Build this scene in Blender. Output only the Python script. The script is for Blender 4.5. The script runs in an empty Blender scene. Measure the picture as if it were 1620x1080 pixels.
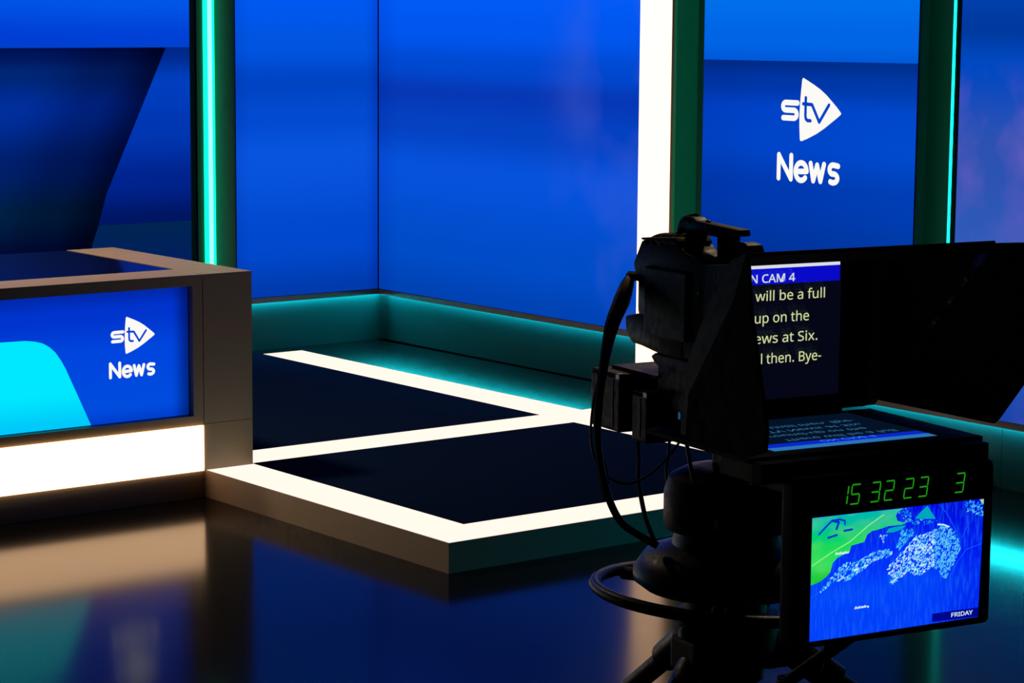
import bpy, bmesh, math, random
from mathutils import Vector, Matrix
from mathutils.geometry import tessellate_polygon
random.seed(7)
S = bpy.context.scene
COL = S.collection

# ------------------------------------------------------------------ camera
cd = bpy.data.cameras.new('camera'); cam = bpy.data.objects.new('camera', cd); COL.objects.link(cam)
cd.sensor_width = 36.0; cd.lens = 84.93; cd.clip_start = .05; cd.clip_end = 60
PITCH, ROLL, YAW = 0.13754, 0.00737, 0.91013
fw = Vector((math.cos(YAW)*math.cos(PITCH), math.sin(YAW)*math.cos(PITCH), -math.sin(PITCH)))
rt = Vector((math.sin(YAW), -math.cos(YAW), 0)); up = rt.cross(fw)
r2 = math.cos(ROLL)*rt + math.sin(ROLL)*up; u2 = -math.sin(ROLL)*rt + math.cos(ROLL)*up
mw = Matrix((r2, u2, -fw)).transposed().to_4x4(); mw.translation = Vector((-4.611, -7.824, 1.85))
cam.matrix_world = mw
S.camera = cam

# ------------------------------------------------------------------ world, exposure, studio lamps
w = bpy.data.worlds.new('studio_dark'); S.world = w; w.use_nodes = True
w.node_tree.nodes['Background'].inputs[0].default_value = (.35, .5, 1, 1)
w.node_tree.nodes['Background'].inputs[1].default_value = .0008
S.view_settings.view_transform = 'Standard'; S.view_settings.look = 'None'
S.view_settings.exposure = 0.0; S.view_settings.gamma = 1.0; S.view_settings.use_curve_mapping = False

def area(name, loc, size, power, color, target, spread=math.pi):
    l = bpy.data.lights.new(name, 'AREA'); l.shape = 'DISK'; l.size = size; l.energy = power; l.color = color; l.spread = spread
    o = bpy.data.objects.new(name, l); COL.objects.link(o); o.location = loc
    o.rotation_euler = (Vector(target) - Vector(loc)).to_track_quat('-Z', 'Y').to_euler()
    return o
area('studio_lamp_desk', (-.9, 1.6, 3.7), .5, 48, (1, .74, .45), (-.4, .7, .8), math.radians(100))
area('studio_lamp_floor', (1.6, -2.4, 4.2), .5, 9, (1, .74, .45), (-.9, -3.6, 1.2), math.radians(80))

# ------------------------------------------------------------------ materials
def lin(c):
    return tuple(((x/255)/12.92 if x/255 <= .04045 else ((x/255+.055)/1.055)**2.4) for x in c) + (1,)
def nt(name):
    m = bpy.data.materials.new(name); m.use_nodes = True
    t = m.node_tree; t.nodes.clear(); out = t.nodes.new('ShaderNodeOutputMaterial')
    return m, t, out
def emis(name, col, strength=1.0):
    m, t, out = nt(name); e = t.nodes.new('ShaderNodeEmission'); e.inputs[0].default_value = (*col[:3], 1); e.inputs[1].default_value = strength
    t.links.new(e.outputs[0], out.inputs[0]); return m
def semis(name, rgb, s=1.0): return emis(name, lin(rgb), s)
def surf(name, col, rough=.5, metal=0, noise=0, nscale=30, spec=.5, bump=0):
    m, t, out = nt(name); b = t.nodes.new('ShaderNodeBsdfPrincipled'); t.links.new(b.outputs[0], out.inputs[0])
    b.inputs['Base Color'].default_value = (*col, 1); b.inputs['Roughness'].default_value = rough; b.inputs['Metallic'].default_value = metal
    b.inputs['Specular IOR Level'].default_value = spec
    tc = t.nodes.new('ShaderNodeTexCoord'); n = t.nodes.new('ShaderNodeTexNoise'); n.inputs['Scale'].default_value = nscale; n.inputs['Detail'].default_value = 4
    t.links.new(tc.outputs['Object'], n.inputs['Vector'])
    if noise:
        mp = t.nodes.new('ShaderNodeMapRange'); mp.inputs[1].default_value = .3; mp.inputs[2].default_value = .7
        mp.inputs[3].default_value = rough*(1-noise); mp.inputs[4].default_value = rough*(1+noise)
        t.links.new(n.outputs['Fac'], mp.inputs[0]); t.links.new(mp.outputs[0], b.inputs['Roughness'])
    if bump:
        bp = t.nodes.new('ShaderNodeBump'); bp.inputs['Strength'].default_value = bump; bp.inputs['Distance'].default_value = .002
        t.links.new(n.outputs['Fac'], bp.inputs['Height']); t.links.new(bp.outputs[0], b.inputs['Normal'])
    return m
def display(name, vr, dr=None, dvec=(1, 0), blotch=None, bscale=3, strength=1.0, streak=None):
    """picture shown by a screen: colour ramp over the height, times a ramp along another direction, plus soft colour blotches"""
    m, t, out = nt(name); N = t.nodes.new; Lk = t.links.new
    e = N('ShaderNodeEmission'); e.inputs[1].default_value = strength; Lk(e.outputs[0], out.inputs[0])
    uv = N('ShaderNodeUVMap'); sp = N('ShaderNodeSeparateXYZ'); Lk(uv.outputs[0], sp.inputs[0])
    def ramp(stops):
        r = N('ShaderNodeValToRGB'); r.color_ramp.interpolation = 'EASE'
        while len(r.color_ramp.elements) < len(stops): r.color_ramp.elements.new(.5)
        for el, (p, c) in zip(r.color_ramp.elements, sorted(stops)):
            el.position = p; el.color = lin(c)
        return r
    r = ramp(vr); Lk(sp.outputs[1], r.inputs[0]); c = r.outputs[0]
    if dr:
        dt = N('ShaderNodeVectorMath'); dt.operation = 'DOT_PRODUCT'; Lk(uv.outputs[0], dt.inputs[0]); dt.inputs[1].default_value = (*dvec, 0)
        q = ramp(dr); Lk(dt.outputs['Value'], q.inputs[0])
        mx = N('ShaderNodeMix'); mx.data_type = 'RGBA'; mx.blend_type = 'MULTIPLY'; mx.inputs[0].default_value = 1
        Lk(c, mx.inputs[6]); Lk(q.outputs[0], mx.inputs[7]); c = mx.outputs[2]
    if blotch:
        n = N('ShaderNodeTexNoise'); n.inputs['Scale'].default_value = bscale; n.inputs['Detail'].default_value = 3; Lk(uv.outputs[0], n.inputs['Vector'])
        mp = N('ShaderNodeMapRange'); mp.inputs[1].default_value = .45; mp.inputs[2].default_value = .75; Lk(n.outputs['Fac'], mp.inputs[0])
        q = ramp(blotch[1]); Lk(sp.outputs[0 if blotch[2] == 'u' else 1], q.inputs[0])
        ml = N('ShaderNodeMath'); ml.operation = 'MULTIPLY'; Lk(mp.outputs[0], ml.inputs[0]); Lk(q.outputs[0], ml.inputs[1])
        mx = N('ShaderNodeMix'); mx.data_type = 'RGBA'; Lk(ml.outputs[0], mx.inputs[0]); Lk(c, mx.inputs[6]); mx.inputs[7].default_value = lin(blotch[0]); c = mx.outputs[2]
    if streak:
        mg = N('ShaderNodeMapping'); mg.inputs['Rotation'].default_value = (0, 0, .35); mg.inputs['Scale'].default_value = (70, 6, 1); Lk(uv.outputs[0], mg.inputs[0])
        n = N('ShaderNodeTexNoise'); n.inputs['Scale'].default_value = 1; n.inputs['Detail'].default_value = 3; Lk(mg.outputs[0], n.inputs['Vector'])
        mp = N('ShaderNodeMapRange'); mp.inputs[1].default_value = .45; mp.inputs[2].default_value = .8; mp.inputs[4].default_value = .5; Lk(n.outputs['Fac'], mp.inputs[0])
        mx = N('ShaderNodeMix'); mx.data_type = 'RGBA'; Lk(mp.outputs[0], mx.inputs[0]); Lk(c, mx.inputs[6]); mx.inputs[7].default_value = lin(streak); c = mx.outputs[2]
    Lk(c, e.inputs[0]); return m

FLOOR = surf('studio_floor', (.003, .003, .003), .13, noise=.05, nscale=3, spec=.05)
PANEL = surf('gloss_floor_panel', (.003, .004, .006), .17, noise=.05, nscale=4, spec=.45)
MATTE = surf('dull_navy_floor_panel', (.003, .009, .030), .36, noise=.08, nscale=60, spec=.0)
RISER = surf('riser_fascia', (.24, .18, .12), .5, noise=.2)
DESK = surf('desk_laminate', (.26, .19, .095), .45, noise=.15)
DESKTOP = surf('desk_dark_glass', (.003, .004, .008), .08, noise=.1)
WALL = surf('teal_grey_set_wall', (.005, .046, .050), .6, noise=.1, nscale=12, spec=.1)
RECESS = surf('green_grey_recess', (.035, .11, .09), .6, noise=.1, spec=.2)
TRIM = surf('dark_trim', (.10, .085, .07), .5, noise=.1)
BEZEL = surf('black_bezel', (.003, .003, .0035), .6, noise=.1, spec=.1)
BLACK = surf('black_plastic', (.0020, .0025, .0028), .5, noise=.2, nscale=60, spec=.25)
RUBBER = surf('black_rubber', (.004, .004, .004), .45, noise=.2, nscale=80, spec=.35)
HOODM = surf('black_hood_board', (.0018, .0026, .0026), .6, noise=.2, nscale=40, spec=.03)
COVER = surf('lamp_browned_cover', (.040, .032, .024), .7, noise=.3, nscale=60, bump=.3)  # brown of the warm overhead lamp is put into this colour
METAL = surf('worn_metal', (.35, .30, .26), .35, metal=1, noise=.2)
GREENW = surf('dark_green_cable', (.012, .035, .022), .5, noise=.2)
REDW = surf('dark_red_cable', (.05, .008, .006), .5, noise=.2)
TAG = surf('pale_tag', (.35, .36, .36), .6, noise=.2)
STICK = surf('yellow_sticker', (.45, .33, .07), .6, noise=.3, nscale=200)
WARM = emis('warm_white_diffuser', (1.0, .78, .68), 1.25)
WARMCOL = emis('warm_white_column', (1.0, .60, .36), 2.7)
WARMBASE = emis('warm_white_base', (1.0, .60, .33), 3.1)
CYAN = emis('cyan_led', (.012, .88, 1.0), 40.0)
TEAL = emis('teal_led', (.003, 1.0, .42), 2.1)
TEALCORE = emis('teal_led_core', (.40, 1.0, .88), 1.1)
TEALHID = emis('teal_led_hidden', (.0, 1.0, .6), 6.0)
CYLINE = emis('cyan_led_line', (.015, .95, .95), 1.5)
LOGOW = semis('logo_white', (252, 250, 245), 1.0)

# ------------------------------------------------------------------ frames and builders
W = Matrix.Identity(4)                                              # the room
PB = Vector((-1.084, -4.052, 0)); PA = math.radians(-9.354)         # the studio camera on its pedestal
P = Matrix.Translation(PB) @ Matrix.Rotation(PA, 4, 'Z')

class MB:
    def __init__(s): s.b = bmesh.new(); s.mats = []; s.uvl = None
    def box(s, x0, x1, y0, y1, z0, z1, bev=0, seg=2):
        r = bmesh.ops.create_cube(s.b, size=1)
        for v in r['verts']:
            v.co = Vector(((x0+x1)/2+v.co.x*(x1-x0), (y0+y1)/2+v.co.y*(y1-y0), (z0+z1)/2+v.co.z*(z1-z0)))
        if bev:
            ed = list({e for v in r['verts'] for e in v.link_edges})
            bmesh.ops.bevel(s.b, geom=ed, offset=bev, segments=seg, affect='EDGES', profile=.6)
        return s
    def prism(s, pts, fn, a, b, bev=0):
        """closed outline pts (2-D) swept from a to b; fn(p, t) gives the 3-D point"""
        v0 = [s.b.verts.new(fn(p, a)) for p in pts]; v1 = [s.b.verts.new(fn(p, b)) for p in pts]
        n = len(pts); fs = []
        for tri in tessellate_polygon([[Vector((p[0], p[1], 0)) for p in pts]]):
            fs.append(s.b.faces.new([v0[i] for i in tri])); fs.append(s.b.faces.new([v1[i] for i in reversed(tri)]))
        for i in range(n):
            fs.append(s.b.faces.new((v0[i], v0[(i+1) % n], v1[(i+1) % n], v1[i])))
        bmesh.ops.recalc_face_normals(s.b, faces=fs)
        if bev:
            ed = [e for e in {e for v in v0+v1 for e in v.link_edges} if len(e.link_faces) == 2 and e.calc_face_angle(0) > .3]
            bmesh.ops.bevel(s.b, geom=ed, offset=bev, segments=2, affect='EDGES', profile=.6)
        return s
    def lathe(s, prof, c=(0, 0, 0), n=40, mat=None):
        M = mat or Matrix.Translation(Vector(c)); rings = []
        for (r, z) in prof:
            rings.append([s.b.verts.new(M @ Vector((r*math.cos(2*math.pi*i/n), r*math.sin(2*math.pi*i/n), z))) for i in range(n)])
        for A, B in zip(rings, rings[1:]):
            for i in range(n): s.b.faces.new((A[i], A[(i+1) % n], B[(i+1) % n], B[i]))
        s.b.faces.new(list(reversed(rings[0]))); s.b.faces.new(rings[-1]); return s
    def rod(s, p0, p1, r0, r1=None, n=16):
        p0, p1 = Vector(p0), Vector(p1); q = (p1-p0).to_track_quat('Z', 'Y').to_matrix().to_4x4()
        return s.lathe([(r0, 0), (r1 or r0, (p1-p0).length)], n=n, mat=Matrix.Translation(p0) @ q)
    def ring(s, c, R, r, tilt=0, n=64, k=10):
        M = Matrix.Translation(Vector(c)) @ Matrix.Rotation(tilt, 4, 'Y'); V = []
        for i in range(n):
            a = 2*math.pi*i/n
            V.append([s.b.verts.new(M @ Vector(((R+r*math.cos(t))*math.cos(a), (R+r*math.cos(t))*math.sin(a), r*math.sin(t)))) for t in [2*math.pi*j/k for j in range(k)]])
        for i in range(n):
            for j in range(k): s.b.faces.new((V[i][j], V[(i+1) % n][j], V[(i+1) % n][(j+1) % k], V[i][(j+1) % k]))
        return s
    def tube(s, pts, r, n=8, sub=6):
        pts = [Vector(p) for p in pts]; q = [pts[0]+(pts[0]-pts[1])]+pts+[pts[-1]+(pts[-1]-pts[-2])]; path = []; rr = []
        rs = r if isinstance(r, (list, tuple)) else [r]*len(pts)
        for i in range(1, len(q)-2):
            for k in range(sub):
                t = k/sub; a, b, c, d = q[i-1:i+3]
                path.append(.5*((2*b)+(c-a)*t+(2*a-5*b+4*c-d)*t*t+(3*b-a-3*c+d)*t**3)); rr.append(rs[i-1]+(rs[i]-rs[i-1])*t)
        path.append(pts[-1]); rr.append(rs[-1]); rings = []; nrm = None
        for i, p in enumerate(path):
            tg = (path[min(i+1, len(path)-1)]-path[max(i-1, 0)]).normalized()
            if nrm is None: nrm = tg.orthogonal().normalized()
            nrm = (nrm-tg*nrm.dot(tg)).normalized(); bn = tg.cross(nrm)
            rings.append([s.b.verts.new(p+rr[i]*(math.cos(2*math.pi*j/n)*nrm+math.sin(2*math.pi*j/n)*bn)) for j in range(n)])
        for A, B in zip(rings, rings[1:]):
            for j in range(n): s.b.faces.new((A[j], A[(j+1) % n], B[(j+1) % n], B[j]))
        s.b.faces.new(list(reversed(rings[0]))); s.b.faces.new(rings[-1]); return s
    # flat picture pieces of a screen: polygons in (u, v) laid on a plane by s.place(u, v, layer)
    def picture(s, place, bounds): s.place = place; s.bd = bounds; s.uvl = s.b.loops.layers.uv.new('UVMap'); return s
    def slot(s, m):
        if m not in s.mats: s.mats.append(m)
        return s.mats.index(m)
    def poly(s, pts, m, layer=0):
        mi = s.slot(m); u0, u1, v0, v1 = s.bd
        vs = [s.b.verts.new(s.place(p[0], p[1], layer)) for p in pts]
        tris = tessellate_polygon([[Vector((p[0], p[1], 0)) for p in pts]]) if len(pts) > 3 else [(0, 1, 2)]
        for tri in tris:
            try: f = s.b.faces.new([vs[i] for i in tri])
            except ValueError: continue
            f.material_index = mi
            for l, i in zip(f.loops, tri): l[s.uvl].uv = ((pts[i][0]-u0)/(u1-u0), (pts[i][1]-v0)/(v1-v0))
        return s
    def stroke(s, pts, wd, m, layer=0, cap=True):
        h = wd/2
        for (a, b) in zip(pts, pts[1:]):
            d = Vector((b[0]-a[0], b[1]-a[1])); L = d.length
            if L < 1e-7: continue
            d /= L; n = Vector((-d.y, d.x))*h
            s.poly([(a[0]+n.x, a[1]+n.y), (a[0]-n.x, a[1]-n.y), (b[0]-n.x, b[1]-n.y), (b[0]+n.x, b[1]+n.y)], m, layer)
        for i, p in enumerate(pts):
            if cap or 0 < i < len(pts)-1:
                s.poly([(p[0]+h*math.cos(k*math.pi/6), p[1]+h*math.sin(k*math.pi/6)) for k in range(12)], m, layer)
        return s

try:                                                                # the sans-serif face that ships with Blender; its built-in face otherwise
    import os
    FONT = bpy.data.fonts.load(os.path.join(bpy.utils.system_resource('DATAFILES'), 'fonts', 'NotoSansMath-Regular.woff2'))
except Exception:
    FONT = None
def text_tris(body, bold=0):
    c = bpy.data.curves.new('lettering_source', 'FONT'); c.body = body
    if FONT: c.font = FONT
    c.fill_mode = 'FRONT'; c.size = 1; c.offset = bold; c.resolution_u = 4
    o = bpy.data.objects.new('lettering_source', c); COL.objects.link(o)
    dg = bpy.context.evaluated_depsgraph_get(); me = bpy.data.meshes.new_from_object(o.evaluated_get(dg))
    bpy.data.objects.remove(o); bpy.data.curves.remove(c)
    me.calc_loop_triangles(); V = [v.co.copy() for v in me.vertices]; T = [tuple(t.vertices) for t in me.loop_triangles]
    bpy.data.meshes.remove(me); return V, T
def text_width(body, bold=0):
    V, T = text_tris(body, bold); return min(v.x for v in V), max(v.x for v in V)
def lettering(mb, body, u, v, cap, m, layer, sx=1.0, align='l', bold=0, shear=0):
    V, T = text_tris(body, bold); k = cap/.72; x0 = min(p.x for p in V); x1 = max(p.x for p in V)
    off = {'l': -x0, 'r': -x1, 'c': -(x0+x1)/2}[align]
    for t in T:
        mb.poly([(u+((V[i].x+off)*sx+V[i].y*shear)*k, v+V[i].y*k) for i in t], m, layer)

OBJ = {}
def tag(o, label=None, cat=None, group=None, kind=None):
    if label: o['label'] = label
    if cat: o['category'] = cat
    if group: o['group'] = group
    if kind: o['kind'] = kind
    return o
def thing(name, label, cat, base, frame=W, group=None):
    o = bpy.data.objects.new(name, None); o.empty_display_size = .1; COL.objects.link(o)
    o.matrix_world = frame @ Matrix.Translation(Vector(base)); OBJ[o] = Vector(base)
    return tag(o, label, cat, group)
def obj(name, mb, mat=None, parent=None, frame=W, base=None, smooth=False, label=None, base_of=None):
    """one mesh; mb is in frame coordinates, parent is a thing (or a part of it)"""
    root = base_of or parent
    b = OBJ[root] if root is not None else Vector(base or (0, 0, 0))
    bmesh.ops.translate(mb.b, verts=mb.b.verts[:], vec=-b)
    me = bpy.data.meshes.new(name); mb.b.to_mesh(me); mb.b.free()
    for m in (mb.mats or [mat]): me.materials.append(m)
    if smooth:
        for p in me.polygons: p.use_smooth = True
        try: me.set_sharp_from_angle(angle=math.radians(40))
        except Exception: pass
    o = bpy.data.objects.new(name, me); COL.objects.link(o)
    if parent is not None: o.parent = parent
    else: o.matrix_world = frame @ Matrix.Translation(b)
    OBJ[o] = b
    if label: o['label'] = label
    return o
def struct(name, mb, mat, label, cat):
    return tag(obj(name, mb, mat), label, cat, kind='structure')

# ------------------------------------------------------------------ the setting
struct('floor', MB().box(-9, 3.2, -12, 3.2, -.1, 0), FLOOR, 'dark glossy studio floor in front of the raised set', 'floor')
struct('wall_back', MB().box(-6, 2.95, 2.70, 2.9, 0, 3.2), WALL, 'dark set wall behind the desk and the left screens', 'wall')
struct('wall_right', MB().box(2.72, 2.92, -6, 2.70, 0, 3.2), WALL, 'dark set wall behind the lit column and the right screens', 'wall')
struct('baseboard_back', MB().box(-5, 2.653, 2.629, 2.70, .1, .386), WALL, 'teal lit low skirting under the left screens', 'skirting')
struct('baseboard_right', MB().box(2.653, 2.72, .16, 2.70, .1, .386), WALL, 'teal lit low skirting right of the screen corner', 'skirting')
bb = MB().box(2.60, 2.72, -1.665, .16, 0, .277); bb.box(2.60, 2.72, -5.5, -1.667, 0, .277)
struct('baseboard_front', bb, WALL, 'teal lit low skirting beside the monitor at far right', 'skirting')
struct('trim_1', MB().box(2.66, 2.72, -1.49, .198, .288, 2.7), RECESS, 'dim green recess panel around the tall logo screen', 'recess panel')
struct('trim_2', MB().box(2.50, 2.60, -5.5, .16, .2775, .287).box(2.50, 2.518, -5.5, .16, .260, .2775), TRIM, 'thin brown ledge above the right hand skirting light', 'ledge')

# ------------------------------------------------------------------ raised platform with lit strips
t = thing('stage_platform', 'low corner stage platform edged with glowing white floor strips', 'platform', (1.3, .5, 0))
pl = MB(); pl.box(-4, 2.60, 0, 2.629, 0, .098); pl.box(0, 2.60, -1.56, 0, 0, .098)
obj('riser', pl, RISER, t, label='dark grey brown platform side')
def flat(name, x0, x1, y0, y1, mat, z1=.102): return obj(name, MB().box(x0, x1, y0, y1, .098, z1), mat, t)
for (x0, x1, y0, y1) in ((.217, 1.82, -1.350, .019), (.217, 1.82, .246, 2.629), (2.05, 2.60, .246, 2.629), (2.05, 2.60, -1.350, .019), (-4, .217, .019, 2.629)):
    flat('floor_panel', x0, x1, y0, y1, PANEL if x0 > 2 else MATTE)
flat('edge_trim', -4, .0048, 0.0002, .019, RISER)
STR = dict(label='glowing warm white floor strip')
obj('edge_lip', MB().box(0, .005, -1.56, 0, .098, .1026).box(.005, 2.60, -1.56, -1.555, .098, .1026), RISER, t)
for (x0, x1, y0, y1) in ((.005, .217, -1.555, .0185), (.217, 2.60, -1.555, -1.350), (.217, 2.60, .019, .246), (1.82, 2.05, .246, 2.50), (1.82, 2.05, -1.350, .019)):
    flat('light_strip', x0, x1, y0, y1, WARM, .1025)['label'] = 'glowing warm white floor strip'
flat('floor_panel', 1.82, 2.05, 2.50, 2.629, PANEL)

# ------------------------------------------------------------------ news desk
t = thing('news_desk', 'brown news desk with blue logo screen and glowing white base', 'desk', (-1.2, .55, .102))
DX0 = -2.7
b = MB(); b.box(DX0, -.004, .03, .12, .28, .30); b.box(DX0, -.004, 0, .06, .277, .314); b.box(DX0, -.004, 0, .06, .807, .849)
b.box(-.046, -.004, 0, .06, .314, .807); b.box(DX0, -.05, .035, .06, .314, .807)
obj('front_frame', b, DESK, t)
b = MB(); b.box(-.001, .212, .0, 1.09, .281, .849); b.box(-.001, .212, .0, 1.09, .1027, .279); b.box(.0, .210, .004, 1.088, .278, .282)
obj('end_panel', b, DESK, t)
b = MB(); b.box(DX0, -.001, .06, .211, .83, .849); b.box(DX0, -.001, 1.05, 1.09, .60, .835); b.box(DX0, -.001, .2, 1.05, .80, .82)
obj('top_frame', b, DESK, t)
obj('dark_top_inset', MB().box(DX0, -.002, .212, 1.089, .836, .8475), DESKTOP, t, label='dark glossy glass desk top')
obj('base_light', MB().box(DX0, -.009, -.010, .05, .1030, .2765), WARMBASE, t, label='glowing warm white desk base')
def logo(mb, u0, v0, k, ink, layer, white=LOGOW):
    T = lambda p: (u0+p[0]*k, v0+p[1]*k)
    q = lambda x, y: ((x-150)*.000732, (632-y)*.00051+.174)
    tri = [(352, 115), (395, 140), (440, 168), (490, 203), (540, 247), (585, 297), (625, 343), (652, 378), (659, 390), (652, 402), (622, 432), (580, 470),
           (530, 516), (470, 563), (400, 606), (352, 630), (341, 630), (336, 618), (330, 520), (328, 430), (331, 330), (336, 240), (344, 130)]
    mb.poly([T(q(*p)) for p in tri], white, layer)
    arc = lambda cx, cy, r, a0, a1, n=7, ry=None: [(cx+r*math.cos(math.radians(a0+(a1-a0)*i/n)), cy+(ry or r)*math.sin(math.radians(a0+(a1-a0)*i/n))) for i in range(n+1)]
    sp = [(.118, .332)]+arc(.047, .3165, .0155, 90, 270)+arc(.098, .2845, .0165, 90, -90)+[(.034, .268)]
    mb.stroke([T(p) for p in sp], .0232*k, white, layer)
    mb.stroke([T(q(377, 276)), T(q(377, 425)), T(q(381, 447)), T(q(393, 460)), T(q(418, 461))], .0148*k, ink, layer+1)
    mb.stroke([T(q(358, 326)), T(q(428, 330)), T(q(488, 468)), T(q(562, 326))], .0148*k, ink, layer+1)
    nw = .0232*k
    for st in ([(.014, .014), (.014, .112)], [(.014, .110), (.088, .014)], [(.088, .014), (.088, .112)],
               arc(.148, .048, .0335, 4, 318, 16, .0370), [(.120, .047), (.181, .0505)],
               [(.203, .085), (.220, .014), (.241, .080), (.262, .014), (.281, .085)],
               [(.362, .082)]+arc(.334, .0665, .021, 75, 250, 8, .019)+arc(.334, .031, .026, 75, -125, 9, .0185)):
        mb.stroke([T(p) for p in st], nw, white, layer)
scr = MB().picture(lambda u, v, l: Vector((u, .034-.0004*l, v)), (-2.3, -.048, .316, .805))
DBLUE = display('desk_screen_blue', [(0, (0, 62, 205)), (.12, (0, 76, 222)), (.5, (0, 70, 222)), (.85, (0, 52, 205)), (1, (0, 40, 170))],
                [(0, (255, 255, 255)), (.965, (255, 255, 255)), (1, (150, 150, 160))], (1, 0))
DCY = display('desk_screen_cyan', [(0, (0, 200, 250)), (.3, (0, 232, 255)), (1, (0, 232, 255))])
scr.poly([(-2.7, .316), (-.048, .316), (-.048, .805), (-2.7, .805)], DBLUE, 0)
scr.poly([(-2.5, .3165), (-.4605, .3165), (-.56, .535), (-.578, .567), (-.600, .598), (-.624, .620), (-.650, .635), (-.681, .644), (-.72, .6495), (-.80, .651), (-1.4, .651), (-2.5, .651)], DCY, 1)
logo(scr, -.385, .4785, .523, DBLUE, 2)
obj('logo_screen', scr, None, t, label='blue screen with white stv News logo and cyan shape')

# ------------------------------------------------------------------ video screens of the set
def screen(name, label, base, axis, a0, a1, plane, z0, z1, back, art, trim=True, group=None):
    """cabinet, dark lower trim and picture; axis 'x' runs along the back wall, 'y' along the right wall (u = -y)"""
    t = thing(name, label, 'screen', base, group=group)
    g = .004
    def bx(mb, u0, u1, d0, d1, zz0, zz1):
        if axis == 'x': return mb.box(u0, u1, plane+d0, plane+d1, zz0, zz1)
        return mb.box(plane+d0, plane+d1, -u1, -u0, zz0, zz1)
    obj('cabinet', bx(MB(), a0, a1, g, back-plane, z0, z1), BEZEL, t)
    if axis == 'y' and a0 < -2: obj('corner_post', MB().box(2.534, 2.62, 2.5115, 2.62, .386, TOP), BEZEL, t)
    if axis == 'y' and a0 < -2: obj('corner_cap', MB().box(2.531, 2.552, 2.5075, 2.527, .36, .386), TRIM, t)
    if trim: obj('lower_trim', bx(MB(), a0, a1, -.002, .018, z0-.027, z0-.0005), TRIM, t)
    place = (lambda u, v, l: Vector((u, plane-.0005*l, v))) if axis == 'x' else (lambda u, v, l: Vector((plane-.0005*l, -u, v)))
    mb = MB().picture(place, (a0, a1, z0, z1)); art(mb, a0+.003, a1-.003, z0+.002, z1)
    obj('picture_panel', mb, None, t); return t
TOP = 2.55
def rect(mb, a, b, c, d, m, l=0): mb.poly([(a, c), (b, c), (b, d), (a, d)], m, l)
vz = lambda z, z0: (z-z0)/(TOP-z0)
# heights seen in the photograph: 0.39 m at the lower trim, 1.88 m at the top of the frame
L1 = display('left_corner_picture', [(0, (0, 58, 172)), (.12, (0, 72, 205)), (.33, (8, 84, 222)), (.42, (2, 74, 208)), (.5, (0, 68, 196)), (.58, (0, 84, 224)), (.69, (0, 88, 240)), (1, (0, 90, 240))],
             [(0, (235, 240, 245)), (.12, (255, 255, 255)), (.9, (255, 255, 255)), (1, (215, 215, 235))])
L2 = display('right_corner_picture', [(0, (0, 66, 180)), (.12, (0, 76, 200)), (.3, (6, 82, 220)), (.40, (4, 66, 195)), (.48, (6, 56, 182)), (.54, (0, 72, 208)), (.62, (0, 86, 238)), (.69, (0, 90, 245)), (1, (0, 90, 240))],
             [(0, (232, 235, 245)), (.1, (255, 255, 255)), (1, (255, 255, 255))], (1, 0),
             blotch=((72, 98, 208), [(.6, (0, 0, 0)), (1, (215, 215, 215))], 'u'), bscale=3)
screen('video_screen', 'tall plain blue screen left of the inner wall corner', (2.1, 2.6, .39), 'x', 1.672, 2.531, 2.509, .387, TOP, 2.70,
       lambda mb, a, b, c, d: rect(mb, a, b, c, d, L1))
screen('video_screen', 'wide blue screen between the wall corner and the white light column', (2.6, 1.5, .39), 'y', -2.5075, -.432, 2.533, .387, TOP, 2.72,
       lambda mb, a, b, c, d: rect(mb, a, b, c, d, L2))
# screen behind the desk
def art_a(mb, a, b, c, d):
    TB = display('desk_backdrop_top', [(0, (0, 62, 215)), (.575, (0, 66, 200)), (.60, (0, 64, 214)), (.69, (0, 86, 232)), (1, (0, 90, 235))], [(0, (215, 220, 240)), (1, (255, 255, 255))])
    DK = display('desk_backdrop_dark', [(0, (0, 12, 55)), (.13, (0, 14, 62)), (.22, (0, 34, 72)), (.33, (0, 32, 110)), (.45, (0, 46, 156)), (.525, (0, 38, 118)), (.565, (0, 22, 92)), (.578, (0, 16, 78))],
                 [(0, (255, 255, 255)), (.50, (255, 255, 255)), (.63, (190, 190, 198)), (.715, (110, 112, 125))], (.93, -.30))
    MD = display('desk_backdrop_mid', [(0, (0, 20, 70)), (.20, (0, 22, 100)), (.28, (0, 34, 140)), (.4, (0, 54, 178)), (.50, (0, 62, 190)), (.575, (0, 40, 138))])
    LO = display('desk_backdrop_low', [(0, (0, 22, 78)), (.1, (0, 32, 92)), (.19, (0, 36, 84)), (.2, (0, 44, 88))])
    rect(mb, a, b, 1.644, d, TB)
    mb.poly([(a, c), (.75, c), (.905, .80), (.95, .95), (1.283, 1.643), (a, 1.643)], DK)
    mb.poly([(.905, .80), (b, .80), (b, 1.643), (1.284, 1.643), (.951, .95)], MD)
    mb.poly([(.751, c), (b, c), (b, .799), (.905, .799)], LO)
screen('video_screen', 'dark blue screen with a slanted shape behind the desk', (.2, 2.6, .39), 'x', -1.6, 1.418, 2.509, .387, TOP, 2.70, art_a)
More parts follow.
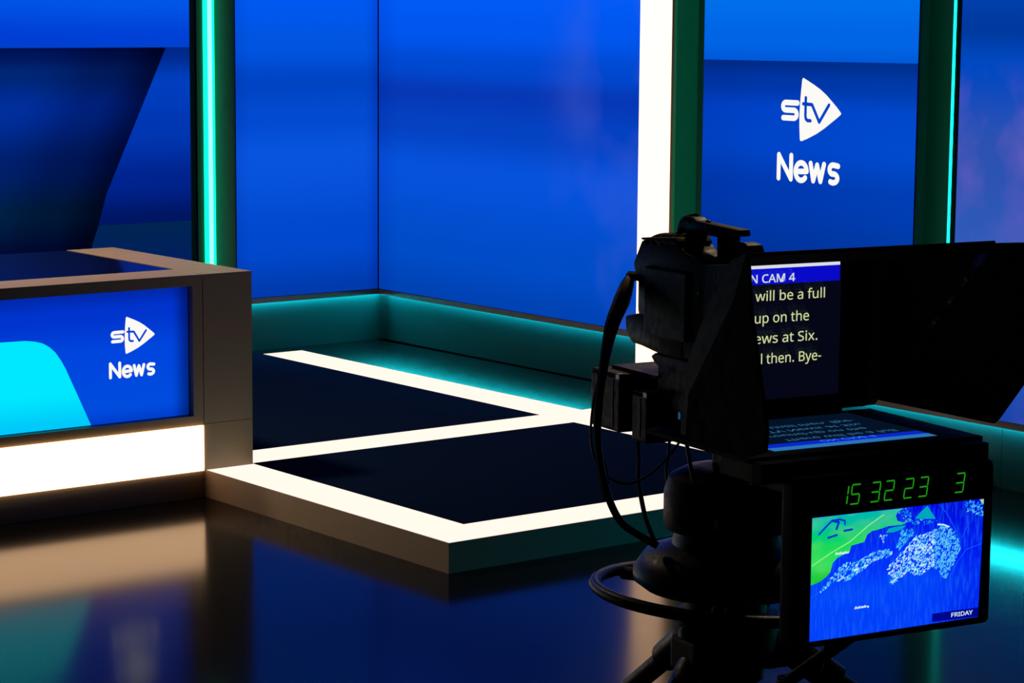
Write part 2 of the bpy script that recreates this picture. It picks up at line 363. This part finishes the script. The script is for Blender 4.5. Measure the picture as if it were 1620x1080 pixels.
# tall logo screen
def art_stv(mb, a, b, c, d):
    U = display('logo_screen_top', [(0, (0, 90, 220)), (.55, (0, 86, 214)), (.60, (0, 100, 228)), (.70, (0, 112, 236)), (1, (0, 112, 236))])
    D = display('logo_screen_low', [(0, (0, 50, 150)), (.17, (0, 56, 160)), (.30, (0, 62, 180)), (.40, (0, 74, 205)), (.46, (0, 72, 204)), (.52, (0, 58, 170)), (.56, (0, 48, 142)), (.57, (0, 46, 138))],
                [(0, (220, 225, 240)), (.4, (238, 240, 250)), (1, (255, 255, 255))])
    mb.poly([(a, 1.630), (b, 1.640), (b, d), (a, d)], U)
    mb.poly([(a, c), (b, c), (b, 1.6395), (a, 1.6295)], D)
    logo(mb, .444, 1.130, 1.0, D, 2)
LOGO_T = screen('video_screen', 'tall narrow blue screen with the white stv News logo', (2.56, -.6, .46), 'y', -.025, 1.232, 2.533, .46, TOP, 2.562, art_stv, trim=False)
obj('side_return', MB().box(2.536, 2.585, -1.238, -1.2325, .46, TOP), WALL, LOGO_T)
L5 = display('far_right_picture', [(0, (20, 66, 165)), (.12, (22, 84, 190)), (.25, (48, 92, 186)), (.45, (44, 82, 178)), (.6, (0, 72, 192)), (.66, (0, 58, 160)), (.75, (0, 66, 180)), (1, (0, 70, 190))],
             blotch=((96, 92, 190), [(0, (140, 140, 140)), (.5, (255, 255, 255)), (.62, (0, 0, 0))], 'v'), bscale=7)
screen('video_screen', 'blue screen cut off by the right edge of the picture', (2.54, -2.4, .29), 'y', 1.466, 3.4, 2.48, .29, TOP, 2.72,
       lambda mb, a, b, c, d: rect(mb, a+.028, b, c, d, L5), trim=False)

# ------------------------------------------------------------------ lit column and led strips
t = thing('light_column', 'tall glowing white column between the corner screens and the logo screen', 'light column', (2.55, .32, .102))
obj('diffuser', MB().box(2.516, 2.56, .217, .429, .102, 2.55), WARMCOL, t, label='glowing warm white face')
obj('side_frame', MB().box(2.517, 2.533, .200, .2165, .102, 2.55), DESK, t, label='thin beige side frame')
obj('side_board', MB().box(2.5335, 2.70, .200, .2165, .288, 2.55), RECESS, t, label='green lit side of the column')
t = thing('led_tube', 'thick vertical teal light strip in the dark recess behind the desk', 'light strip', (1.545, 2.68, .4))
obj('channel', MB().box(1.56, 1.664, 2.690, 2.70, .38, 2.55), RECESS, t)
obj('diffuser', MB().box(1.597, 1.653, 2.672, 2.690, .40, 2.55), TEAL, t)
obj('core', MB().box(1.614, 1.637, 2.670, 2.672, .40, 2.55), TEALCORE, t, label='pale bright middle of the strip')
b = MB(); b.box(1.664, 1.672, 2.512, 2.70, .38, 2.55)
obj('side_board', b, RECESS, t)
tag(obj('led_tube', MB().box(2.478, 2.481, -1.4655, -1.4565, .30, 2.55), CYLINE), 'thin vertical cyan light line at the edge of the far right screen', 'light strip')
tag(obj('led_strip', MB().box(2.600, 2.622, -.004, .004, .30, 2.5), TEALHID), 'hidden teal strip lighting the recess left of the logo screen', 'light strip')
tag(obj('led_strip', MB().box(1.69, 2.624, 2.602, 2.606, .3475, .384), CYAN), 'cyan light strip under the left screens', 'light strip')
tag(obj('led_strip', MB().box(2.626, 2.630, .45, 2.600, .3475, .384), CYAN), 'cyan light strip under the wide right screen', 'light strip')
tag(obj('led_strip', MB().box(2.574, 2.578, -5.0, .15, .2490, .2765), CYAN), 'cyan light strip under the brown ledge at right', 'light strip')

tag(obj('led_strip', MB().box(2.490, 2.51, -1.4645, -1.456, .30, 2.5), TEALHID), 'added unseen teal strip brightening the recess right of the logo screen', 'light strip')  # added out of sight behind the cyan line to brighten the recess

# ------------------------------------------------------------------ pedestal
K = dict(frame=P)
t = thing('camera_pedestal', 'black studio pedestal with round steering ring carrying the camera', 'pedestal', (0, 0, 0), P)
obj('pan_head', MB().lathe([(.05, .735), (.134, .735), (.139, .75), (.139, .815), (.128, .848), (.095, .866), (.05, .872)]), BLACK, t, smooth=True)
obj('tilt_cradle', MB().box(-.045, .06, -.10, .12, .955, 1.0, .006).box(-.03, -.008, -.02, .02, .86, .96, .004).box(.02, .045, -.03, .05, .86, .96, .004), BLACK, t)
b = MB().lathe([(.06, .598), (.180, .604), (.204, .622), (.203, .645), (.178, .680), (.120, .70), (.112, .735), (.06, .736)])
obj('column_collar', b, RUBBER, t, smooth=True)
obj('column', MB().lathe([(.075, .08), (.075, .40), (.088, .405), (.088, .47), (.115, .475), (.115, .545), (.09, .55), (.09, .61)]), BLACK, t, smooth=True)
ring = obj('steering_ring', MB().ring((0, 0, .590), .286, .0135, tilt=math.radians(4)), RUBBER, t, smooth=True)
for a in (232, 352, 112):
    a = math.radians(a-PA*0)
    obj('spoke', MB().rod((.08*math.cos(a), .08*math.sin(a), .60), (.28*math.cos(a), .28*math.sin(a), .590), .015), BLACK, ring, smooth=True, base_of=t)
obj('lock_knob', MB().lathe([(.018, 0), (.024, .006), (.024, .03), (.016, .036)], mat=Matrix.Translation((-.115, -.06, .52)) @ Matrix.Rotation(-math.pi/2, 4, 'Y')), RUBBER, t, smooth=True)
b = MB().box(-.155, -.09, -.12, -.02, .445, .52, .008)
obj('left_bracket', b, BLACK, t); obj('right_bracket', MB().box(.07, .155, -.06, .06, .42, .50, .01), BLACK, t)
for (dx, dy) in ((-.76, -.45), (.66, -.25), (.02, .70)):
    L = math.hypot(dx, dy); ux, uy = dx/L, dy/L
    leg = obj('leg', MB().rod((.08*ux, .08*uy, .50), (dx, dy, .07), .026, .021), BLACK, t, smooth=True)
    obj('sleeve', MB().rod((.14*ux, .14*uy, .465), (.25*ux, .25*uy, .385), .036), RUBBER, leg, smooth=True, base_of=t)
    obj('castor', MB().lathe([(.05, -.02), (.058, -.014), (.058, .014), (.05, .02)], mat=Matrix.Translation((dx, dy, .058)) @ Matrix.Rotation(math.pi/2, 4, 'X')), RUBBER, leg, smooth=True, base_of=t)
obj('sticker', MB().box(-.104, -.078, -.1175, -.0985, .760, .782), STICK, t, label='small yellow sticker on the pan head').rotation_euler = (0, 0, 0)

# ------------------------------------------------------------------ studio camera
t = thing('studio_camera', 'black broadcast camera with top handle and ribbed cover', 'camera', (-.01, .12, 1.0), P)
side = lambda p, x: Vector((x, p[0], p[1]))
prof = [(.226, 1.345), (.262, 1.289), (.252, 1.268), (.240, 1.25), (.240, 1.188), (.225, 1.16), (.18, 1.105), (.0, 1.10), (-.04, 1.13), (-.04, 1.320), (.055, 1.332), (.072, 1.345)]
obj('body', MB().prism(prof, side, -.09, .0, .007), BLACK, t, smooth=True)
obj('far_side_case', MB().box(.0005, .075, -.035, .235, 1.105, 1.305, .006), BLACK, t, smooth=True)
low = [(.24, 1.18), (.288, 1.170), (.284, 1.130), (.256, 1.112), (.215, 1.110), (.15, 1.102), (.05, 1.098), (.05, 1.19)]
obj('rear_block', MB().prism(low, side, -.093, .06, .007), BLACK, t, smooth=True)
obj('side_panel', MB().box(-.098, -.088, .03, .20, 1.14, 1.29, .004), BLACK, t)
obj('lens_mount', MB().lathe([(.058, 0), (.062, .01), (.062, .05), (.052, .06), (.052, .14), (.056, .15), (.056, .17), (.045, .175)], mat=Matrix.Translation((0, -.03, 1.225)) @ Matrix.Rotation(math.pi/2, 4, 'X')), RUBBER, t, smooth=True)
cov = obj('ribbed_cover', MB().prism([(.225, 1.3452), (.226, 1.350), (.085, 1.362), (.074, 1.352), (.076, 1.3455)], side, -.092, -.003, .003), COVER, t, smooth=True, label='black ribbed top cover with brown lamp light painted in')
for i in range(5):
    y = .205-.028*i
    obj('rib', MB().tube([(-.091, y+.006, 1.338+.0028*i), (-.06, y+.002, 1.352+.0030*i), (-.03, y-.002, 1.354+.003*i), (-.005, y-.004, 1.345+.0030*i)], .006), COVER, cov, smooth=True, base_of=t)
h = MB().tube([(-.02, .158, 1.325), (-.02, .158, 1.37), (-.02, .145, 1.386), (-.02, .118, 1.392)], [.016, .018, .018, .017], n=12)
h.prism([(.158, 1.392), (.140, 1.403), (.105, 1.402), (.09, 1.395), (-.07, 1.389), (-.074, 1.375), (.0, 1.366), (.10, 1.369), (.150, 1.372)], side, -.035, -.003, .004)
h.prism([(.012, 1.372), (-.04, 1.372), (-.034, 1.325), (.012, 1.325)], side, -.033, -.006, .004)
hd = obj('handle', h, BLACK, t, smooth=True)
obj('button', MB().lathe([(.006, 0), (.006, .006), (.003, .008)], (-.02, .066, 1.391), 12), BLACK, hd, smooth=True, base_of=t)
v = MB().prism([(-.03, 1.352), (-.055, 1.362), (-.085, 1.358), (-.094, 1.342), (-.09, 1.326), (-.03, 1.320)], side, -.04, .02, .005)
obj('viewfinder', v, RUBBER, t, smooth=True)
obj('connector', MB().rod((-.08, .240, 1.262), (-.085, .282, 1.259), .011), METAL, t, smooth=True)
for (y, z) in ((-.012, 1.252), (.035, 1.205)):
    obj('glint_dot', MB().lathe([(.004, 0), (.004, .003), (.002, .004)], mat=Matrix.Translation((-.090, y, z)) @ Matrix.Rotation(-math.pi/2, 4, 'Y'), n=12), METAL, t, smooth=True, label='tiny metal dot added as a glint')  # metal dots added to stand in for small highlights on the body
pr = [(.172, 1.094), (.155, 1.103), (-.10, 1.10), (-.10, 1.0), (.05, .985), (.142, 1.005), (.142, 1.075), (.160, 1.083)]
obj('base_plate', MB().prism(pr, side, -.095, .06, .003), BLACK, t)

# power boxes hanging at the back of the camera
def power_box(label, x0, x1, y0, y1, z0, z1):
    t = thing('power_box', label, 'box', ((x0+x1)/2, (y0+y1)/2, z0), P, group='boxes hung under the back of the camera')
    obj('case', MB().box(x0, x1, y0, y1, z0, z1, .006), BLACK, t)
    obj('lid', MB().box(x0+.002, x1-.002, y0+.002, y1-.002, z1+.0005, z1+.006, .002), COVER, t, label='black top with brown lamp light painted in')  # lamp's brown highlight painted on the box top
    obj('latch', MB().box(x0-.003, x0+.011, y0-.003, y0+.014, z1-.006, z1+.008, .002), METAL, t, label='small metal latch')
    for y in (y0+.03, y1-.03): obj('groove', MB().box(x0-.0015, x0+.001, y-.002, y+.002, z0+.01, z1-.01), RUBBER, t)
    return t
power_box('black box under the camera, left one with the thick cable', -.135, .0, .235, .362, .915, 1.040)
q = power_box('black box under the camera, right one nearer the hood', -.125, .02, .135, .200, .905, 1.012)
obj('indicator', MB().box(-.045, -.041, .132, .1345, .955, .974), emis('blue_indicator', (.02, .25, .4), .35), q, label='tiny blue light')
b = MB().box(-.10, .04, .141, .33, 1.047, 1.054, .001)
tag(obj('mounting_plate', b, BLACK, None, P, (0, .2, 1.047)), 'flat black plate holding the two boxes under the camera', 'plate')

# ------------------------------------------------------------------ teleprompter
t = thing('teleprompter', 'black teleprompter hood with script text glowing on its glass', 'teleprompter', (0, -.3, .95), P)
cheek = [(-.503, 1.392), (-.512, 1.365), (-.524, 1.276), (-.546, 1.205), (-.585, 1.064), (-.580, 1.022), (-.535, 1.005), (-.432, .995), (-.302, 1.007), (-.309, 1.092), (-.465, 1.30)]
obj('side_hood', MB().prism(cheek, side, -.306, -.298, .002), HOODM, t, label='dark triangular hood side board')
cheek2 = [(-.503, 1.387), (-.62, 1.399), (-.62, 1.13), (-.60, 1.115), (-.525, 1.03), (-.512, 1.020), (-.13, 1.012), (-.088, 1.022), (-.078, 1.034), (-.10, 1.06), (-.30, 1.24)]
obj('side_gusset', MB().prism([(-.503, 1.392), (-.45, 1.372), (-.35, 1.235), (-.285, 1.12), (-.285, 1.011), (-.302, 1.009), (-.310, 1.092), (-.466, 1.30)], side, -.3055, -.2985), BLACK, t)
obj('side_hood', MB().prism(cheek2, side, .298, .306, .002), HOODM, t, label='large black hood flap with a cut lower corner')
# mirror glass leaning from the back edge of the tray up to the front
m, tr, out = nt('prompter_glass'); gl = tr.nodes.new('ShaderNodeBsdfGlossy'); gl.inputs['Roughness'].default_value = 0; gl.inputs['Color'].default_value = (.92, .95, .95, 1)
tp = tr.nodes.new('ShaderNodeBsdfTransparent'); tp.inputs[0].default_value = (.5, .55, .55, 1); mx = tr.nodes.new('ShaderNodeMixShader'); mx.inputs[0].default_value = .8
tr.links.new(tp.outputs[0], mx.inputs[1]); tr.links.new(gl.outputs[0], mx.inputs[2]); tr.links.new(mx.outputs[0], out.inputs[0]); GLASS = m
gq = lambda p, x: Vector((x, p[0], p[1]))
gm = Matrix.Translation((0, -.1205, 1.0005)) @ Matrix.Rotation(math.radians(45), 4, 'X')      # sheet in its own plane: across, thickness, up the slope
obj('glass', MB().prism([(-.13, 0), (.296, 0), (.296, .5148), (-.290, .5148)], lambda p, d: gm @ Vector((p[0], d, p[1])), 0, .004), GLASS, t, label='tilted mirror glass showing the script')
fr = MB(); fr.prism([(-.484, 1.3635), (-.505, 1.385), (-.500, 1.392), (-.488, 1.386), (-.476, 1.370)], gq, -.298, .298, .0015)
obj('top_frame', fr, BEZEL, t)
sh = MB(); gv = [(-.284, -.478, 1.366), (.284, -.478, 1.366), (.284, -.112, 1.0), (-.125, -.112, 1.0)]; lv = [(-.10, -.045, 1.315), (.10, -.045, 1.315), (.10, -.045, 1.08), (-.10, -.045, 1.08)]
for dd in (0, .004):
    A = [sh.b.verts.new((p[0]*(1-dd*2), p[1]+dd*2, p[2]-dd)) for p in gv]; B_ = [sh.b.verts.new((p[0]*(1-dd*2), p[1]+dd, p[2])) for p in lv]
    for k in range(4): sh.b.faces.new((A[k], A[(k+1) % 4], B_[(k+1) % 4], B_[k]))
    sh.b.faces.new(B_)
obj('shroud', sh, HOODM, t, label='black cloth shroud behind the glass')
ty = MB().box(-.285, .285, -.50, -.12, .982, .994, .003)
obj('tray', ty, BEZEL, t)
obj('front_fascia', MB().box(-.283, .268, -.540, -.502, .948, .988, .003), BEZEL, t)
obj('support_block', MB().box(-.09, .03, -.42, -.10, .877, .975, .004), BLACK, t)
obj('mount_rail', MB().box(.0, .03, -.48, -.11, .962, .9815, .002).box(.15, .18, -.48, -.11, .962, .9815, .002).box(-.02, .20, -.135, -.105, .962, 1.04, .002), BLACK, t)
# tray screen: text runs mirrored, its top line at the front edge, and is read in the glass
def lcd(name, on, off):
    """flat display panel: full colour seen square on, dim and bluish seen along its surface, as such panels are"""
    m, tr, out = nt(name); e = tr.nodes.new('ShaderNodeEmission'); lw = tr.nodes.new('ShaderNodeLayerWeight'); lw.inputs[0].default_value = .5
    r = tr.nodes.new('ShaderNodeValToRGB'); r.color_ramp.elements[0].position = .45; r.color_ramp.elements[0].color = lin(on); r.color_ramp.elements[1].position = .75; r.color_ramp.elements[1].color = lin(off)
    tr.links.new(lw.outputs['Facing'], r.inputs[0]); tr.links.new(r.outputs[0], e.inputs[0]); tr.links.new(e.outputs[0], out.inputs[0]); return m
T_BG = lcd('prompter_screen_dark', (7, 9, 26), (4, 18, 38)); T_BL = lcd('prompter_screen_blue', (12, 12, 225), (8, 40, 200))
T_TX = lcd('prompter_text', (236, 240, 175), (50, 108, 150)); T_WH = lcd('prompter_white', (250, 250, 255), (42, 115, 185)); T_TT = lcd('prompter_title', (240, 245, 240), (60, 120, 230))
ts = MB().picture(lambda u, v, l: Vector((u, -.116-v, .9945+.0004*l)), (-.2, .2, .03, .345))
def tline(body, tail, u1, v, cap, m, layer, target, bold=.003):
    a = text_width(tail); k = cap/.72; sx = target/((a[1]-a[0])*k); lettering(ts, body, u1, v, cap, m, layer, sx, 'r', bold)
rect(ts, -.2, .203, .035, .345, T_BG, 0); rect(ts, -.2, .199, .2805, .314, T_BL, 1); rect(ts, -.2, .199, .314, .345, T_WH, 1)
tline('ON CAM 4', 'N CAM 4', .083, .2845, .0255, T_TT, 2, .112, .010)
tline('There will be a full', 'will be a full', .161, .2455, .0312, T_TX, 2, .178)
tline('round-up on the', 'on the', .121, .199, .0312, T_TX, 2, .092)
tline('STV News at Six.', 'ws at Six.', .144, .1555, .0312, T_TX, 2, .143)
tline('Until then. Bye-', 'hen. Bye-', .155, .112, .0312, T_TX, 2, .128)
obj('tray_screen', ts, None, t, label='flat screen with mirrored script text')

# ------------------------------------------------------------------ talent monitor with clock
t = thing('talent_monitor', 'black monitor showing a weather map under green clock digits', 'monitor', (0, -.58, .63), P)
YM = -.60
obj('housing', MB().box(-.243, .238, YM+.004, YM+.055, .631, .965, .012, 3), BEZEL, t, smooth=True)
fr = MB(); fr.box(-.236, .231, YM-.001, YM+.006, .893, .955, .003); fr.box(-.236, -.206, YM-.001, YM+.006, .640, .892, .003); fr.box(.211, .231, YM-.001, YM+.006, .640, .892, .003); fr.box(-.205, .210, YM-.001, YM+.006, .640, .646, .002)
obj('bezel', fr, BEZEL, t)
obj('rear_bracket', MB().box(-.10, .10, YM+.055, -.50, .86, .93, .004).box(-.02, .02, -.535, -.505, .90, .9475), BLACK, t)
GREEN = semis('green_digit', (26, 150, 18), 1.0)
SEG = {'1': 'bc', '2': 'abged', '3': 'abgcd', '5': 'afgcd'}
def digit(ch, u, v, wd, ht):
    dg = MB().picture(lambda u, v, l: Vector((u, YM-.0015-.0004*l, v)), (-.2, .2, .9, .95))
    s = .13; q = lambda x, y: (u+x*wd+s*y*ht, v+y*ht); g = .07
    P2 = {'a': ((g, 1), (1-g, 1)), 'b': ((1, 1-g), (1, .5+g)), 'c': ((1, .5-g), (1, g)), 'd': ((g, 0), (1-g, 0)), 'e': ((0, g), (0, .5-g)), 'f': ((0, .5+g), (0, 1-g)), 'g': ((g, .5), (1-g, .5))}
    for k in SEG[ch]: dg.stroke([q(*P2[k][0]), q(*P2[k][1])], .0029, GREEN, 1)
    obj('clock_digit', dg, None, t, label='green clock digit reading '+ch)
for ch, u in (('1', -.148), ('5', -.120), ('3', -.072), ('2', -.039), ('2', .008), ('3', .044), ('3', .134)):
    digit(ch, u, .9085, .0195, .0375)
# weather map
mp = MB().picture(lambda u, v, l: Vector((u, YM+.003-.0003*l, v)), (-.205, .210, .6475, .8885))
def q(x, y):                                                       # drawing units of the map: 1212 wide, 850 high
    a = (x-66)/1212; b = (y-(188-.1262*(x-75)))/(858-25*a)
    return (-.205+.415*a, .8885-.241*b)
SEA = display('map_sea', [(0, (0, 62, 250)), (.35, (0, 70, 250)), (.6, (0, 44, 248)), (1, (0, 8, 225))], [(0, (255, 255, 255)), (.6, (245, 245, 255)), (1, (215, 160, 245))], (1, 0), streak=(30, 110, 255))
LAND = display('map_land', [(0, (0, 190, 60)), (.5, (0, 200, 55)), (.62, (50, 222, 95)), (.74, (30, 218, 90)), (.84, (0, 205, 120)), (.93, (0, 190, 160)), (1, (0, 185, 170))], blotch=((130, 230, 110), [(0, (160, 160, 160)), (1, (160, 160, 160))], 'u'), bscale=5)
ISL = semis('map_island', (0, 165, 190)); LAKE = semis('map_lake', (0, 50, 200)); CW = semis('map_cloud_white', (200, 240, 255)); CB = semis('map_cloud_pale', (90, 200, 250)); CT = semis('map_cloud_blue', (20, 150, 235))
NAVY = semis('map_box', (0, 6, 140)); WHT = semis('map_text', (225, 245, 255)); LINE = semis('map_line', (20, 90, 255)); YEL = semis('map_corner', (190, 215, 130)); STRK = semis('map_streak', (150, 240, 140))
mp.poly([q(*p) for p in ((66, 189), (1287, 35), (1268, 869), (55, 1056))], SEA, 0)
mp.poly([q(*p) for p in ((68, 658), (130, 632), (170, 600), (200, 565), (215, 500), (250, 460), (330, 420), (340, 378), (380, 365), (430, 350), (450, 300), (480, 275), (530, 262), (600, 238), (690, 228), (755, 195), (700, 212), (660, 200), (648, 165), (660, 140), (705, 112), (400, 148), (66, 190))], LAND, 1)
for st, wd in (([(115, 302), (150, 262), (200, 207), (255, 195), (292, 205), (292, 230)], .0040), ([(205, 205), (250, 215), (235, 262)], .0050), ([(178, 325), (238, 304)], .0042), ([(288, 274), (342, 264)], .0042)):
    mp.stroke([q(*p) for p in st], wd, LAKE, 2)
mp.stroke([q(*p) for p in ((75, 520), (200, 430), (330, 350), (450, 240), (560, 160))], .0022, STRK, 2)
mp.poly([q(*p) for p in ((785, 182), (830, 130), (872, 92), (905, 140), (935, 182), (860, 185))], ISL, 1)
mp.poly([q(*p) for p in ((580, 285), (600, 255), (660, 240), (720, 232), (700, 255), (640, 280))], ISL, 1)
mp.poly([q(*p) for p in ((1252, 42), (1286, 38), (1286, 78), (1268, 70))], YEL, 2)
def inside(p, poly):
    c = False
    for (x1, y1), (x2, y2) in zip(poly, poly[1:]+poly[:1]):
        if (y1 > p[1]) != (y2 > p[1]) and p[0] < (x2-x1)*(p[1]-y1)/(y2-y1)+x1: c = not c
    return c
R1 = [(590, 560), (615, 510), (680, 440), (740, 370), (800, 300), (900, 272), (990, 228), (1060, 255), (1105, 320), (1118, 390), (1080, 490), (1040, 560), (1020, 600), (990, 590), (965, 530), (910, 520), (830, 583), (770, 570), (760, 545), (690, 600), (635, 660), (615, 620), (640, 590)]
R2 = [(105, 725), (190, 625), (260, 530), (310, 495), (380, 490), (470, 440), (520, 410), (600, 400), (640, 430), (600, 455), (500, 480), (430, 540), (330, 620), (230, 625), (150, 695)]
R3 = [(655, 385), (690, 265), (770, 250), (775, 300), (720, 350), (690, 400)]
R4 = [(1130, 62), (1250, 46), (1286, 60), (1286, 165), (1230, 145), (1165, 125)]
R5 = [(660, 140), (720, 110), (770, 140), (750, 200), (820, 185), (980, 190), (960, 220), (800, 225), (700, 200)]
R6 = [(525, 300), (590, 300), (590, 325), (565, 355)]
for R, n, ms, sz in ((R1, 1500, (CW, CW, CW, CB, CB, CT, SEA), 11), (R2, 330, (CW, CB, CB, CT), 11), (R3, 100, (CB, CT, CT), 12), (R4, 60, (CB, CT), 12), (R5, 70, (CB, CT, CT), 9), (R6, 14, (CB, CW), 9)):
    x0, x1 = min(p[0] for p in R), max(p[0] for p in R); y0, y1 = min(p[1] for p in R), max(p[1] for p in R); k = 0; lay = 0
    while k < n:
        x, y = random.uniform(x0, x1), random.uniform(y0, y1)
        if not inside((x, y), R): continue
        k += 1; a = random.uniform(.4, 1.5); l = random.uniform(.5, 1.4)*sz; h = random.uniform(.25, .5)*sz; ca, sa = math.cos(a), math.sin(a)
        mm = random.choice(ms)
        if R is R1 and x > 930 and mm is CW: mm = CB
        mp.poly([q(x+l*ca, y-l*sa), q(x-h*sa, y-h*ca), q(x-l*ca, y+l*sa), q(x+h*sa, y+h*ca)], mm, 2+(k % 5)*.2)
mp.stroke([q(*p) for p in ((950, 222), (990, 222), (1030, 236))], .0030, CW, 4)
for st in ([(960, 85), (1010, 140), (1060, 220), (1090, 280)], [(1275, 350), (1160, 395), (1090, 500), (1050, 590), (1040, 700), (1048, 790)], [(1165, 160), (1160, 240), (1130, 310)], [(840, 640), (820, 720), (825, 820)], [(70, 745), (130, 700)]):
    mp.stroke([q(*p) for p in st], .0016, LINE, 3)
mp.poly([q(*p) for p in ((930, 850), (1268, 801), (1268, 866), (930, 908))], NAVY, 3)
c0 = q(1068, 876); c1 = q(1224, 860); a = text_width('FRIDAY'); cap = .0128
lettering(mp, 'FRIDAY', c0[0], c0[1]+.001, cap, WHT, 5, (c1[0]-c0[0])/((a[1]-a[0])*cap/.72), 'l', bold=.009)
for (x, y, n, dy) in ((232, 440, 9, -11), (376, 818, 8, -13)):      # two place names too small to read
    for i in range(n):
        xx = x+i*10.5; yy = y+dy*i*10.5/100*1.2
        mp.stroke([q(xx, yy), q(xx+(4 if i % 2 else 6), yy-(9 if i % 3 else 13))], .0022, WHT, 4)
mp.poly([q(*p) for p in ((462, 797), (473, 795), (473, 808), (462, 810))], WHT, 4)
obj('map_screen', mp, None, t, label='bright blue and green weather map reading FRIDAY')
b = MB().rod((-.155, -.45, .520), (-.02, -.52, .634), .013); b.rod((-.30, -.41, .40), (-.155, -.45, .520), .013)
b.box(-.165, -.135, -.465, -.435, .505, .535, .003)
obj('support_strut', b, BLACK, t)

# ------------------------------------------------------------------ cables
def cable(label, pts, r, mat):
    return tag(obj('cable', MB().tube(pts, r), mat, None, P, pts[-1], smooth=True), label, 'cable')
cable('thick black cable with a boot hanging in a wide loop left of the boxes',
      [(-.0833, .28, 1.258), (-.1059, .2583, 1.2401), (-.1316, .2367, 1.2113), (-.1696, .215, 1.1598), (-.1991, .1933, 1.0875), (-.2237, .1717, 1.0225), (-.2417, .15, .9437), (-.249, .1283, .8923),
       (-.25, .1067, .8406), (-.2415, .085, .7883), (-.227, .0633, .7522), (-.200, .0417, .7297), (-.165, .02, .706)], [.010, .016, .019, .016, .011, .0095, .009, .0085, .0085, .0085, .0085, .0085, .0085], RUBBER)
cable('thin dark green cable looping outside the thick black cable',
      [(-.1459, .27, 1.1095), (-.1775, .248, 1.0507), (-.2059, .226, .9994), (-.226, .204, .941), (-.2334, .182, .889), (-.2234, .16, .8498), (-.2041, .138, .831), (-.1804, .116, .8259), (-.146, .094, .8449), (-.112, .072, .8835), (-.0833, .05, .9334), (-.05, .04, .975)], .0028, GREENW)
cable('black cable dropping from the bottom of the right box', [(-.100, .19, .908), (-.1124, .19, .899), (-.1309, .156, .8638), (-.1527, .122, .8294), (-.1649, .088, .7946), (-.1739, .054, .7601), (-.168, .02, .706)], .0055, RUBBER)
cable('short thin black cable between the right box and the pan head', [(-.06, .14, .912), (-.0695, .13, .9054), (-.0785, .12, .8726), (-.0891, .11, .847), (-.0905, .10, .815)], .0035, RUBBER)
cable('dark red strap cable above the pan head', [(-.09, .02, .99), (-.1106, .0, .9463), (-.1185, -.02, .9219), (-.1165, -.035, .872), (-.1165, -.045, .850)], .0045, REDW)
cable('thin dark red cable hanging below the weather map monitor', [(-.128, -.555, .634), (-.1255, -.54, .6064), (-.1146, -.53, .5847), (-.1112, -.52, .5613), (-.1138, -.51, .5309), (-.1161, -.5, .45), (-.10, -.40, .34)], .0035, REDW)
cable('thin black cable beside the steering ring, nearer the column', [(.0888, 0, .63), (.0878, 0, .5682), (.0871, 0, .52)], .0045, RUBBER)
cable('thin black cable beside the steering ring, nearer the monitor', [(.1162, 0, .63), (.1114, 0, .5656), (.1073, 0, .52)], .0045, RUBBER)
t = thing('cable_tag', 'pale tag strips tied on the thick black cable', 'tag', (-.235, .12, .80), P)
obj('strip', MB().tube([(-.2368, .16, .8971), (-.2417, .14, .8619), (-.2382, .12, .7954)], .0032, 6), TAG, t)
obj('strip', MB().tube([(-.2232, .15, .8753), (-.2237, .135, .8472), (-.2275, .12, .8195)], .0025, 6), TAG, t)
